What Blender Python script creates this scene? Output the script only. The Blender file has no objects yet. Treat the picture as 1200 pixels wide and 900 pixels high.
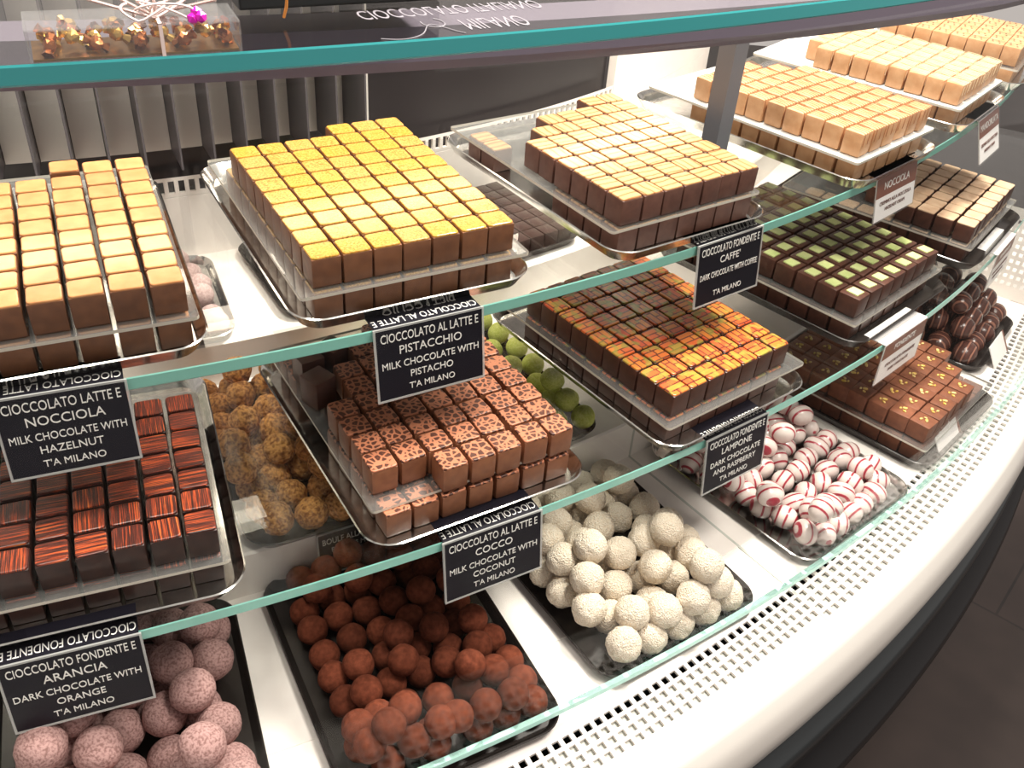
import bpy, bmesh, math, random
from mathutils import Vector, Matrix
random.seed(11)
S = 0.025                      # one unit = the pitch of one chocolate cube, 2.5 cm
CX, CY = -54.0, 107.6          # centre of the curved counter, in units
FLOOR = -62.0                  # floor below the lens, in units
SC = bpy.context.scene
COL = SC.collection
rad = math.radians
def W(x, y, z): return Vector((x*S, y*S, (z-FLOOR)*S))
def P(rho, phi, z):
    a = rad(phi); return W(CX+rho*math.sin(a), CY-rho*math.cos(a), z)

# ------------------------------------------------------------------ helpers
def link(o, parent=None):
    COL.objects.link(o)
    if parent: o.parent = parent
    return o
def obj(name, bm, mats, parent=None, smooth=False):
    me = bpy.data.meshes.new(name)
    if bm is not None:
        bmesh.ops.recalc_face_normals(bm, faces=bm.faces)
        bm.to_mesh(me); bm.free()
    for m in (mats if isinstance(mats, (list, tuple)) else [mats]): me.materials.append(m)
    if smooth:
        for p in me.polygons: p.use_smooth = True
    return link(bpy.data.objects.new(name, me), parent)
def tag(o, label, cat, group=None):
    o['label'] = label; o['category'] = cat
    if group: o['group'] = group
    return o
def empty(name, loc, rz=0):
    o = bpy.data.objects.new(name, None); o.location = loc; o.rotation_euler = (0, 0, rz); o.empty_display_size = .02
    return link(o)
def copy_tree(o, loc, rz=0, rx=0, ry=0):
    c = o.copy(); COL.objects.link(c); c.location = loc; c.rotation_euler = (rx, ry, rz)
    for ch in o.children:
        d = ch.copy(); COL.objects.link(d); d.parent = c
    return c
def box(bm, x0, x1, y0, y1, z0, z1, mi=0, sc=S):
    vs = [bm.verts.new((x*sc, y*sc, z*sc)) for z in (z0, z1) for y in (y0, y1) for x in (x0, x1)]
    fs = []
    for q in ((0,2,3,1),(4,5,7,6),(0,1,5,4),(2,6,7,3),(0,4,6,2),(1,3,7,5)):
        f = bm.faces.new([vs[i] for i in q]); f.material_index = mi; fs.append(f)
    return vs, fs
def bev(bm, w, seg=2, verts=None):
    bmesh.ops.bevel(bm, geom=list(bm.edges), offset=w*S, segments=seg, profile=.6, affect='EDGES')
def sweep(bm, prof, ph0, ph1, n, trend=None, closed=True, mi=0):
    """sweep a (rho, z) profile along the arc of the counter"""
    rings = []
    for i in range(n+1):
        ph = ph0+(ph1-ph0)*i/n; t = trend(ph) if trend else 0
        rings.append([bm.verts.new(P(r+t, ph, z)) for r, z in prof])
    m = len(prof)
    for i in range(n):
        for j in range(m if closed else m-1):
            k = (j+1) % m
            f = bm.faces.new((rings[i][j], rings[i+1][j], rings[i+1][k], rings[i][k])); f.material_index = mi; 
    if closed:
        bm.faces.new(rings[0]); bm.faces.new(rings[-1])
def perforated(bm, f, a0, a1, na, rows, fa, depth):
    """a sheet with real rectangular holes; f(a,b,d) maps to space, rows = [(b0,b1,hole?)], fa = hole share of each cell"""
    da = (a1-a0)/na; cache = {}
    def v(a, b, d):
        k = (round(a, 6), round(b, 6), d)
        if k not in cache: cache[k] = bm.verts.new(f(a, b, d))
        return cache[k]
    for i in range(na):
        x0 = a0+i*da; x3 = x0+da; x1 = x0+da*(1-fa)/2; x2 = x3-da*(1-fa)/2
        for b0, b1, hole in rows:
            for (p, q) in ((x0, x1), (x1, x2), (x2, x3)):
                if hole and p == x1: continue
                bm.faces.new((v(p, b0, 0), v(q, b0, 0), v(q, b1, 0), v(p, b1, 0)))
            if hole:
                c = [(x1, b0), (x2, b0), (x2, b1), (x1, b1)]
                for k in range(4):
                    (pa, pb), (qa, qb) = c[k], c[(k+1) % 4]
                    bm.faces.new((v(pa, pb, 0), v(qa, qb, 0), v(qa, qb, depth), v(pa, pb, depth)))
def rrect(x0, x1, y0, y1, r, n=7):
    pts = []
    for cx, cy, a in ((x1-r, y0+r, -90), (x1-r, y1-r, 0), (x0+r, y1-r, 90), (x0+r, y0+r, 180)):
        for i in range(n+1):
            t = rad(a+90*i/n); pts.append((cx+r*math.cos(t), cy+r*math.sin(t)))
    return pts
def loops(bm, levels, cap0=True, cap1=True, mi=0):
    rings = [[bm.verts.new((x*S, y*S, z*S)) for x, y in pts] for pts, z in levels]
    n = len(rings[0])
    for a, b in zip(rings, rings[1:]):
        for i in range(n):
            f = bm.faces.new((a[i], a[(i+1) % n], b[(i+1) % n], b[i])); f.material_index = mi
    if cap0: bm.faces.new(rings[0][::-1])
    if cap1: bm.faces.new(rings[-1])
def tube(bm, pts, r, n=8, closed=False):
    """round tube through points given in metres"""
    pts = [Vector(p) for p in pts]; rings = []
    for i, p in enumerate(pts):
        d = (pts[min(i+1, len(pts)-1)]-pts[max(i-1, 0)]).normalized()
        u = d.cross(Vector((0.3, .2, 1))).normalized(); v = d.cross(u)
        rings.append([bm.verts.new(p+r*(u*math.cos(2*math.pi*k/n)+v*math.sin(2*math.pi*k/n))) for k in range(n)])
    for a, b in zip(rings, rings[1:]):
        for k in range(n): bm.faces.new((a[k], a[(k+1) % n], b[(k+1) % n], b[k]))
    bm.faces.new(rings[0]); bm.faces.new(rings[-1][::-1])
def text_into(bm, s, size, M, extrude=.012, mi=0):
    cu = bpy.data.curves.new('lettering', 'FONT'); cu.body = s; cu.size = size*S; cu.align_x = 'CENTER'; cu.align_y = 'CENTER'
    cu.extrude = extrude*S; cu.resolution_u = 3
    o = bpy.data.objects.new('lettering', cu); COL.objects.link(o)
    dg = bpy.context.evaluated_depsgraph_get(); me = bpy.data.meshes.new_from_object(o.evaluated_get(dg))
    me.transform(M); n0 = len(bm.faces); bm.from_mesh(me); bm.faces.ensure_lookup_table()
    for f in bm.faces[n0:]: f.material_index = mi
    bpy.data.objects.remove(o); bpy.data.curves.remove(cu); bpy.data.meshes.remove(me)
def text_width(s, size):
    cu = bpy.data.curves.new('lettering', 'FONT'); cu.body = s; cu.size = size
    o = bpy.data.objects.new('lettering', cu); COL.objects.link(o); bpy.context.view_layer.update(); w = o.dimensions.x
    bpy.data.objects.remove(o); bpy.data.curves.remove(cu); return w

# ------------------------------------------------------------------ materials
def lin(c):
    c = c/255; return c/12.92 if c <= .04045 else ((c+.055)/1.055)**2.4
def rgb(r, g, b): return (lin(r), lin(g), lin(b), 1)
MT = {}
def mat(name, col, rough=.5, metal=0, spec=.5, **k):
    m = bpy.data.materials.new(name); m.use_nodes = True; b = m.node_tree.nodes['Principled BSDF']
    b.inputs['Base Color'].default_value = col; b.inputs['Roughness'].default_value = rough; b.inputs['Metallic'].default_value = metal
    b.inputs['Specular IOR Level'].default_value = spec
    for kk, v in k.items(): b.inputs[kk].default_value = v
    MT[name] = m; return m
class N:
    def __init__(s, m): s.t = m.node_tree; s.b = s.t.nodes.get('Principled BSDF')
    def n(s, ty, **k):
        x = s.t.nodes.new(ty)
        for a, v in k.items():
            if a.startswith('i_'): x.inputs[a[2:].replace('_', ' ')].default_value = v
            else: setattr(x, a, v)
        return x
    def l(s, a, b): s.t.links.new(a, b)
    def coords(s, scale=40., rnd=7.3, swap=False):
        tc = s.n('ShaderNodeTexCoord'); oi = s.n('ShaderNodeObjectInfo'); mp = s.n('ShaderNodeMapping')
        mp.inputs['Scale'].default_value = (scale,)*3
        s.l(tc.outputs['Object'], mp.inputs['Vector']); out = mp.outputs[0]
        if swap:
            gt = s.n('ShaderNodeMath', operation='GREATER_THAN'); gt.inputs[1].default_value = .38; s.l(oi.outputs['Random'], gt.inputs[0])
            mu = s.n('ShaderNodeMath', operation='MULTIPLY'); mu.inputs[1].default_value = math.pi/2; s.l(gt.outputs[0], mu.inputs[0])
            vr = s.n('ShaderNodeVectorRotate', rotation_type='Z_AXIS'); s.l(out, vr.inputs['Vector']); s.l(mu.outputs[0], vr.inputs['Angle']); out = vr.outputs[0]
        mul = s.n('ShaderNodeMath', operation='MULTIPLY'); mul.inputs[1].default_value = rnd*13; s.l(oi.outputs['Random'], mul.inputs[0])
        ad = s.n('ShaderNodeVectorMath', operation='ADD'); s.l(out, ad.inputs[0]); s.l(mul.outputs[0], ad.inputs[1])
        return ad.outputs[0], oi.outputs['Random'], out
    def ramp(s, fac, stops, const=False):
        r = s.n('ShaderNodeValToRGB'); e = r.color_ramp.elements
        if const: r.color_ramp.interpolation = 'CONSTANT'
        while len(e) < len(stops): e.new(.5)
        for x, (p, c) in zip(e, stops): x.position = p; x.color = c
        s.l(fac, r.inputs[0]); return r.outputs[0]
    def mix(s, fac, a, b, mode='MIX'):
        x = s.n('ShaderNodeMix', data_type='RGBA', blend_type=mode)
        for sock, v in ((x.inputs[0], fac), (x.inputs[6], a), (x.inputs[7], b)):
            if isinstance(v, (int, float)): sock.default_value = v
            elif isinstance(v, tuple): sock.default_value = v
            else: s.l(v, sock)
        return x.outputs[2]
    def bump(s, h, st, dist=.0008):
        x = s.n('ShaderNodeBump'); x.inputs['Strength'].default_value = st; x.inputs['Distance'].default_value = dist
        s.l(h, x.inputs['Height']); s.l(x.outputs[0], s.b.inputs['Normal'])
def noisy(name, c1, c2, rough, scale, bump=.2, detail=4, spec=.5, vary=.12, stops=(.35, .65), dist=.0008):
    m = mat(name, c1, rough, spec=spec); k = N(m); v, rnd, _ = k.coords()
    nz = k.n('ShaderNodeTexNoise', i_Scale=scale, i_Detail=detail); k.l(v, nz.inputs['Vector'])
    c = k.ramp(nz.outputs[0], [(stops[0], c1), (stops[1], c2)])
    mr = k.n('ShaderNodeMapRange'); mr.inputs[3].default_value = 1-vary; mr.inputs[4].default_value = 1+vary*.6; k.l(rnd, mr.inputs[0])
    hs = k.n('ShaderNodeHueSaturation'); k.l(mr.outputs[0], hs.inputs['Value']); k.l(c, hs.inputs['Color']); k.l(hs.outputs[0], k.b.inputs['Base Color'])
    if bump: k.bump(nz.outputs[0], bump, dist)
    return m
def thin_glass(name, tint, ior=1.45, rough=.0, white_mix=0):
    m = bpy.data.materials.new(name); m.use_nodes = True; t = m.node_tree; t.nodes.clear(); k = N(m)
    out = k.n('ShaderNodeOutputMaterial'); tr = k.n('ShaderNodeBsdfTransparent'); tr.inputs[0].default_value = tint
    gl = k.n('ShaderNodeBsdfGlossy'); gl.inputs['Roughness'].default_value = rough
    ge = k.n('ShaderNodeNewGeometry'); mr = k.n('ShaderNodeMapRange'); mr.inputs[3].default_value = ior; mr.inputs[4].default_value = 1/ior
    k.l(ge.outputs['Backfacing'], mr.inputs[0]); fr = k.n('ShaderNodeFresnel'); k.l(mr.outputs[0], fr.inputs['IOR'])
    mx = k.n('ShaderNodeMixShader'); k.l(fr.outputs[0], mx.inputs[0]); k.l(tr.outputs[0], mx.inputs[1]); k.l(gl.outputs[0], mx.inputs[2])
    if white_mix:
        df = k.n('ShaderNodeBsdfDiffuse'); df.inputs[0].default_value = (.9, .9, .88, 1); m2 = k.n('ShaderNodeMixShader'); m2.inputs[0].default_value = white_mix
        k.l(mx.outputs[0], m2.inputs[1]); k.l(df.outputs[0], m2.inputs[2]); mx = m2
    k.l(mx.outputs[0], out.inputs[0]); MT[name] = m; return m

glass = thin_glass('clear_glass', (.975, .984, .976, 1))
glass_f = thin_glass('front_glass', (.985, .99, .985, 1), 1.12)
acry = thin_glass('acrylic', (.96, .96, .95, 1), 1.45, .04, .05)
acry_w = thin_glass('acrylic_painted_sheen', (.96, .96, .95, 1), 1.45, .08, .45)  # clear acrylic catching light: its bright sheen is mixed in as white diffuse
wrapclear = thin_glass('clear_plastic', (.97, .97, .97, 1), 1.45, .03, .03)
edge_p = mat('pale_teal_glass_edge', rgb(186, 232, 222), .25)
edge = mat('teal_glass_edge', rgb(140, 206, 192), .25, **{'Coat Weight': .3})
edge_d = mat('dark_teal_glass_edge', rgb(46, 142, 144), .25, **{'Coat Weight': .3})
ac_edge = mat('acrylic_edge', rgb(214, 206, 192), .3)
white = noisy('white_enamel', rgb(242, 234, 228), rgb(246, 239, 233), .35, 1.5, 0, vary=0)
whitelip = mat('white_lip', rgb(240, 236, 228), .3, **{'Coat Weight': .4})
pan_m = mat('grey_pan', rgb(196, 198, 190), .5)
void_m = mat('dark_duct', rgb(22, 28, 34), .6)
steel = noisy('stainless_steel', rgb(208, 206, 202), rgb(232, 230, 226), .16, 3, 0, vary=0); steel.node_tree.nodes['Principled BSDF'].inputs['Metallic'].default_value = 1
dtray = mat('black_tray', rgb(38, 34, 32), .25)
grey_bar = mat('anthracite_metal', rgb(118, 108, 122), .45, .2)
post_m = mat('post_metal', rgb(104, 106, 112), .4)
dark_m = mat('dark_panel', rgb(40, 36, 38), .3)
black_m = mat('black_body', rgb(16, 16, 18), .4)
slat_m = mat('pale_slat', rgb(206, 202, 196), .5)
fin_m = mat('dark_fin', rgb(92, 88, 92), .4)
bump_m = mat('bumper_rubber', rgb(52, 56, 58), .3, .4)
card_m = mat('black_card', rgb(20, 18, 28), .4, spec=.25)
ink_w = mat('white_ink', rgb(232, 230, 226), .5)
ink_d = mat('brown_ink', rgb(112, 78, 70), .5)
card_w = mat('white_card', rgb(246, 242, 240), .35)
card_b = mat('brown_card', rgb(122, 70, 52), .35)
lamp = bpy.data.materials.new('light_tube'); lamp.use_nodes = True
_e = lamp.node_tree.nodes.new('ShaderNodeEmission'); _e.inputs[0].default_value = (1, .86, .70, 1); _e.inputs[1].default_value = 11
lamp.node_tree.links.new(_e.outputs[0], lamp.node_tree.nodes['Material Output'].inputs[0])

choc_milk = noisy('milk_chocolate', rgb(124, 76, 52), rgb(138, 88, 60), .42, 3, .06)
choc_haz = noisy('hazelnut_chocolate', rgb(104, 64, 40), rgb(120, 76, 48), .42, 3, .06)
choc_dark = noisy('dark_chocolate', rgb(72, 42, 32), rgb(86, 52, 40), .4, 3, .06)
choc_caffe = noisy('coffee_chocolate', rgb(92, 58, 48), rgb(106, 70, 58), .5, 3, .06)
choc_vdark = noisy('extra_dark_chocolate', rgb(48, 28, 24), rgb(60, 36, 30), .36, 3, .06)
caramel = noisy('blond_chocolate', rgb(198, 146, 102), rgb(212, 164, 122), .45, 2, .1)
choc_nut = noisy('soft_milk_chocolate', rgb(122, 72, 50), rgb(138, 84, 58), .5, 3, .1)
top_haz = noisy('hazelnut_top', rgb(196, 134, 84), rgb(206, 148, 96), .17, 2, .04)
nutbit = noisy('nut_bits', rgb(220, 180, 70), rgb(238, 214, 150), .5, 3, .2)
fond = noisy('green_fondant', rgb(190, 206, 128), rgb(220, 226, 160), .45, 1, .05, vary=.2)
tan_top = noisy('tan_top', rgb(206, 168, 136), rgb(222, 190, 158), .45, 2, .05)
drz_b = mat('brown_drizzle', rgb(176, 116, 76), .4)
drz_w = mat('white_drizzle', rgb(246, 226, 190), .4)
dot_d = mat('dark_dots', rgb(90, 58, 40), .5)
# pistachio topping
top_pis = mat('pistachio_top', rgb(236, 180, 50), .17); k = N(top_pis); v, rnd, _ = k.coords()
n1 = k.n('ShaderNodeTexNoise', i_Scale=13., i_Detail=6.); k.l(v, n1.inputs['Vector'])
n2 = k.n('ShaderNodeTexNoise', i_Scale=1.6, i_Detail=1.); k.l(v, n2.inputs['Vector'])
c = k.ramp(n1.outputs[0], [(.40, rgb(112, 90, 32)), (.49, rgb(184, 134, 54)), (.62, rgb(208, 158, 86))])
k.l(k.mix(n2.outputs[0], c, k.ramp(rnd, [(0, rgb(194, 142, 48)), (1, rgb(194, 142, 82))])), k.b.inputs['Base Color'])
# coffee topping: pale tan with wandering brown lines
top_caf = mat('coffee_top', rgb(232, 184, 122), .17); k = N(top_caf); v, rnd, raw = k.coords()
wv = k.n('ShaderNodeTexWave', wave_type='BANDS', bands_direction='Y', i_Scale=.9, i_Distortion=2.5, i_Detail=2.); wv.inputs['Detail Scale'].default_value = 1.2; k.l(v, wv.inputs['Vector'])
k.l(k.ramp(wv.outputs[0], [(0, rgb(150, 96, 56)), (.12, rgb(192, 142, 96)), (1, rgb(204, 158, 108))]), k.b.inputs['Base Color'])
# leopard print
leo = mat('leopard_print', rgb(190, 110, 76), .42, spec=.35); k = N(leo); v, rnd, _ = k.coords()
vo = k.n('ShaderNodeTexVoronoi', feature='DISTANCE_TO_EDGE', i_Scale=4.3); k.l(v, vo.inputs['Vector'])
vf = k.n('ShaderNodeTexVoronoi', feature='F1', i_Scale=4.3); k.l(v, vf.inputs['Vector'])
c1 = k.ramp(vo.outputs['Distance'], [(.10, rgb(182, 116, 86)), (.17, rgb(78, 44, 34))]); c2 = k.ramp(vf.outputs['Distance'], [(.10, rgb(132, 80, 58)), (.2, rgb(78, 44, 34))])
k.l(k.mix(.35, c1, c2, 'LIGHTEN'), k.b.inputs['Base Color'])
# orange brushed stripes
ara = mat('orange_striped_print', rgb(160, 70, 40), .36); k = N(ara); v, rnd, raw = k.coords(swap=True)
mp = k.n('ShaderNodeMapping'); mp.inputs['Scale'].default_value = (19, .3, 1); k.l(v, mp.inputs['Vector'])
nz = k.n('ShaderNodeTexNoise', i_Scale=1.6, i_Detail=4., i_Roughness=.7); k.l(mp.outputs[0], nz.inputs['Vector'])
k.l(k.ramp(nz.outputs[0], [(.43, rgb(50, 24, 20)), (.53, rgb(96, 40, 28)), (.60, rgb(196, 80, 38)), (.70, rgb(232, 134, 62))]), k.b.inputs['Base Color'])
# orange and yellow mosaic print
mos = mat('mosaic_print', rgb(230, 120, 40), .34); k = N(mos); v, rnd, raw = k.coords(swap=True)
br = k.n('ShaderNodeTexBrick'); br.offset = .5; br.squash = 1.4
for a, q in (('Scale', 1.55), ('Mortar Size', .055), ('Mortar Smooth', .1), ('Brick Width', 1.0), ('Row Height', .46)): br.inputs[a].default_value = q
br.inputs['Color1'].default_value = rgb(204, 74, 38); br.inputs['Color2'].default_value = rgb(224, 136, 52); br.inputs['Mortar'].default_value = rgb(104, 42, 28); k.l(v, br.inputs['Vector'])
nz = k.n('ShaderNodeTexNoise', i_Scale=2.4, i_Detail=1.); k.l(v, nz.inputs['Vector'])
k.l(k.mix(k.ramp(nz.outputs[0], [(.52, (0, 0, 0, 1)), (.62, (.7, .7, .7, 1))]), br.outputs[0], rgb(150, 150, 62)), k.b.inputs['Base Color'])
# truffle coatings
coat_coco = noisy('coconut_coating', rgb(240, 220, 194), rgb(254, 243, 226), .8, 16, 1., 8, .2, .05, dist=.004)
coat_cocoa = noisy('cocoa_powder', rgb(88, 44, 30), rgb(114, 60, 42), .9, 5, .35, 6, .1, .3, dist=.001)
coat_mauve = noisy('mauve_powder', rgb(138, 104, 100), rgb(180, 144, 140), .9, 12, .7, 6, .1, .12, (.38, .56), dist=.001)
coat_gold = noisy('nut_crumb_coating', rgb(140, 86, 44), rgb(222, 160, 92), .7, 7, 1., 6, .3, .18, (.38, .6), dist=.002)
coat_green = noisy('pistachio_powder', rgb(196, 206, 100), rgb(222, 226, 134), .9, 10, .4, 6, .1, .1, dist=.001)
coat_pink = noisy('pink_powder', rgb(176, 148, 146), rgb(206, 180, 174), .9, 9, .4, 6, .1, .1, dist=.001)
# white eggs with raspberry stripes
eggm = mat('raspberry_striped_coating', rgb(236, 222, 214), .3, **{'Coat Weight': .3}); k = N(eggm); v, rnd, raw = k.coords(swap=True, rnd=.9)
wv = k.n('ShaderNodeTexWave', wave_type='BANDS', bands_direction='X', i_Scale=.8, i_Distortion=2.4, i_Detail=1.); wv.inputs['Detail Scale'].default_value = .7; k.l(v, wv.inputs['Vector'])
k.l(k.ramp(wv.outputs[0], [(0, rgb(150, 40, 56)), (.09, rgb(166, 58, 72)), (.15, rgb(206, 190, 184)), (1, rgb(216, 202, 196))]), k.b.inputs['Base Color'])
darkegg = mat('dark_striped_coating', rgb(70, 42, 36), .25); k = N(darkegg); v, rnd, raw = k.coords(swap=True, rnd=.9)
wv = k.n('ShaderNodeTexWave', wave_type='BANDS', bands_direction='X', i_Scale=.8, i_Distortion=1.5); k.l(v, wv.inputs['Vector'])
k.l(k.ramp(wv.outputs[0], [(0, rgb(150, 104, 86)), (.1, rgb(130, 84, 70)), (.2, rgb(66, 38, 34)), (1, rgb(84, 52, 44))]), k.b.inputs['Base Color'])
# floor tiles
flr = mat('dark_floor_tiles', rgb(74, 62, 58), .45); k = N(flr); tc = k.n('ShaderNodeTexCoord'); mp = k.n('ShaderNodeMapping'); mp.inputs['Rotation'].default_value = (0, 0, rad(38)); k.l(tc.outputs['Object'], mp.inputs['Vector'])
br = k.n('ShaderNodeTexBrick'); br.offset = 0.5
for a, q in (('Scale', 1.), ('Mortar Size', .003), ('Brick Width', .6), ('Row Height', .6)): br.inputs[a].default_value = q
br.inputs['Color1'].default_value = rgb(58, 47, 43); br.inputs['Color2'].default_value = rgb(52, 43, 39); br.inputs['Mortar'].default_value = rgb(24, 19, 18); k.l(mp.outputs[0], br.inputs['Vector'])
nz = k.n('ShaderNodeTexNoise', i_Scale=9., i_Detail=5.); k.l(tc.outputs['Object'], nz.inputs['Vector'])
k.l(k.mix(.35, br.outputs[0], k.ramp(nz.outputs[0], [(.3, rgb(38, 31, 29)), (.7, rgb(70, 58, 53))])), k.b.inputs['Base Color'])
# ------------------------------------------------------------------ camera
cam = bpy.data.cameras.new('camera'); co = link(bpy.data.objects.new('camera', cam)); SC.camera = co
cam.sensor_width = 36; cam.lens = 1092.846/1200*36; cam.clip_start = .01; cam.clip_end = 50
_r = Vector((0.99638551, 0.05004638, 0.06863868)); _u = Vector((-0.0849465, 0.58702229, 0.80510181)); _w = Vector((0, 0.8080224, -0.58915177))
m3 = Matrix((_r, _u, -_w)).transposed(); co.matrix_world = Matrix.Translation(W(0, 0, 0)) @ m3.to_4x4()

# ------------------------------------------------------------------ the counter
PH0, PH1 = 12, 66
trend = lambda ph: -.105*(min(ph, 56)-35)
bm = bmesh.new(); vs, fs = box(bm, -40, 200, -40, 230, FLOOR-1, FLOOR, sc=1)
for v_ in bm.verts: v_.co = W(*v_.co)
fl = obj('floor', bm, flr); fl['kind'] = 'structure'
case = empty('display_counter', P(104, 38, FLOOR)); tag(case, 'curved white refrigerated display counter holding all the chocolates', 'display case')
def part(name, bm, mats, smooth=False, parent=case):
    o = obj(name, bm, mats, parent, smooth); o.matrix_parent_inverse = Matrix.Translation(-parent.location); return o
bpy.context.view_layer.update()
def strip2(bm, pts, ph0, ph1, n, tr=trend):
    """open profile of (rho, z, trend weight)"""
    rings = [[bm.verts.new(P(r+(tr(ph0+(ph1-ph0)*i/n) if tr else 0)*w, ph0+(ph1-ph0)*i/n, z)) for r, z, w in pts] for i in range(n+1)]
    for i in range(n):
        for j in range(len(pts)-1): bm.faces.new((rings[i][j], rings[i+1][j], rings[i+1][j+1], rings[i][j+1]))
DK = -29.5
# stepped deck: lowest step, two risers, upper steps
bm = bmesh.new(); strip2(bm, [(94, DK-.6, 0), (94, DK, 0), (101.2, DK, 0), (101.22, DK-.04, 0), (104.42, DK-.04, 1), (104.42, DK-.6, 1)], PH0, PH1, 110); part('lower_deck', bm, white)
bm = bmesh.new(); strip2(bm, [(82.7, -27.2, 0), (93.9, -27.2, 0), (94, -27.3, 0), (94, DK, 0)], PH0, PH1, 110); part('middle_step', bm, white)
bm = bmesh.new(); strip2(bm, [(74, -24.9, 0), (82.6, -24.9, 0), (82.7, -25.0, 0), (82.7, -27.2, 0)], PH0, PH1, 110); part('upper_step', bm, white)
bm = bmesh.new(); sweep(bm, [(73.4, -24.9), (74, -24.9), (74, -21.5), (73.95, -21.45), (73.4, -21.45)], PH0, PH1, 110); part('back_riser', bm, white)
for ph in (18.5, 39.7, 60.9):
    bm = bmesh.new()
    for r0, r1, z0, z1 in ((94, 104.4+trend(ph), DK-.05, DK+.012), (104.4+trend(ph), 106.65+trend(ph), DK-.06, DK-.025), (93.9, 94.02, DK, -27.2)):
        q = [P(r, ph+s*d/r, z) for z in (z0, z1) for s, r in ((-1, r0), (1, r0), (1, r1), (-1, r1)) for d in (3.4,)]
        vv = [bm.verts.new(x) for x in q]
        for f in ((0,1,2,3),(4,5,6,7),(0,1,5,4),(1,2,6,5),(2,3,7,6),(3,0,4,7)): bm.faces.new([vv[i] for i in f])
    part('deck_joint', bm, pan_m)
# front air grille: real square holes over a pale pan, a dark duct beneath the first row
fgr = lambda a, b, d: P(b+trend(a), a, DK-.04-d)
def grows(n, b0, pitch, hole, end):
    rows = [(104.42, b0, False)]; b = b0
    for i in range(n): rows += [(b, b+hole, True), (b+hole, b+pitch, False)]; b += pitch
    rows.append((b, end, False)); return rows
bm = bmesh.new()
perforated(bm, fgr, 20.2, 39.7, 76, grows(4, 104.62, .43, .29, 106.7), .62, .12)
perforated(bm, fgr, 39.7, 66, 86, grows(5, 104.55, .42, .27, 106.7), .62, .12)
part('front_air_grille', bm, white)
bm = bmesh.new(); strip2(bm, [(104.98, DK-.24, 1), (107, DK-.2, 1)], PH0, PH1, 100); part('grille_pan', bm, pan_m)
bm = bmesh.new(); strip2(bm, [(101, DK-.61, 1), (101, DK-2.2, 1), (104.98, DK-2.2, 1), (104.98, DK-.24, 1)], PH0, PH1, 100); part('air_duct', bm, void_m)
# rounded white lip, bumper and black body
lip = [(106.7, DK-.03), (107.0, DK-.06), (107.05, DK-.14), (107.3, DK-.2), (107.55, DK-.4), (107.62, DK-.6), (107.85, DK-.95), (108.0, DK-1.6), (108.03, DK-1.75), (108.12, DK-2.4), (108.12, DK-3.1), (107.95, DK-4.1), (107.6, DK-4.9), (107.3, DK-5.35)]
bm = bmesh.new(); strip2(bm, [(r, z, 1) for r, z in lip], PH0, PH1, 120); part('front_lip', bm, whitelip, True)
bm = bmesh.new(); sweep(bm, [(106.6, -34.8), (107.3, -34.85), (107.5, -34.9), (107.75, -35.0), (107.78, -35.15), (108.1, -35.3), (108.25, -35.7), (108.25, -36.4), (107.9, -36.75), (106.6, -36.8)], PH0, PH1, 120, trend); part('bumper', bm, bump_m, True)
bm = bmesh.new(); strip2(bm, [(107.9, -36.76, 1), (107.8, -38.6, 1), (108.9, -39.2, 1), (109.05, -39.8, 1), (108.7, -40.2, 1), (108.0, -41.5, 1), (107.2, -46, 1), (106, -52, 1), (104.5, -61.9, 1)], PH0, PH1, 100); part('lower_body', bm, black_m, True)
# back: slotted air grille, dark sliding panel, pale slats between dark fins
bm = bmesh.new(); perforated(bm, lambda a, b, d: P(74-d, a, b), PH0, 53, 104, [(-21.45, -21.25, False), (-21.25, -20.6, True), (-20.6, -20.4, False)], .6, .18); part('rear_air_grille', bm, white)
bm = bmesh.new(); sweep(bm, [(73.0, -24), (73.2, -24), (73.2, -5.9), (73.0, -5.9)], PH0, 53, 100); part('rear_panel', bm, dark_m)
bm = bmesh.new(); sweep(bm, [(73.4, -21.45), (74, -21.45), (74, -5.9), (73.4, -5.9)], 53.05, PH1, 40); part('rear_white_panel', bm, white)
for i in range(19):
    ph = 15.2+i*1.19
    bm = bmesh.new(); sweep(bm, [(73.2, -19.2), (73.35, -19.2), (73.35, -6), (73.2, -6)], ph+.06, ph+1.13, 3); part('rear_slat', bm, slat_m)
    if ph > 20:
        bm = bmesh.new(); sweep(bm, [(73.2, -19.2), (76.0, -19.2), (76.0, -6), (73.2, -6)], ph-.04, ph+.03, 1); part('rear_fin', bm, fin_m)
# end wall with perforations, canopy bar, post, light
bm = bmesh.new()
perforated(bm, lambda a, b, d: P(a, 58.4+d*.5, b), 94.5, 103.4, 22, [(DK, -28.6, False)]+[x for i in range(9) for x in ((-28.6+i*.52, -28.6+i*.52+.26, True), (-28.34+i*.52, -28.08+i*.52, False))]+[(-23.92, -23.4, False)], .55, .1); part('end_panel', bm, white)
bm = bmesh.new(); sweep(bm, [(99.4, -5.86), (100.75, -5.86), (100.75, -6.62), (100.5, -6.9), (99.4, -6.9)], PH0, PH1, 110, lambda p: .14*(min(p, 42)-31)); part('canopy_bar', bm, grey_bar)
bm = bmesh.new(); c_ = P(92.0, 42.3, -16.1); vs, _ = box(bm, -.42, .42, -.42, .42, 0, 10.25); bmesh.ops.rotate(bm, verts=bm.verts, cent=(0,0,0), matrix=Matrix.Rotation(rad(42), 3, 'Z')); bmesh.ops.translate(bm, verts=bm.verts, vec=c_)
part('shelf_post', bm, post_m)
bm = bmesh.new(); sweep(bm, [(77.7, -5.95), (80.1, -5.95), (80.1, -6.35), (77.7, -6.35)], 13, 65, 90); part('light_housing', bm, white)
bm = bmesh.new(); sweep(bm, [(77.9, -6.36), (79.9, -6.36), (79.7, -6.56), (78.1, -6.56)], 13, 65, 90); part('light_tube', bm, lamp)
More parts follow.
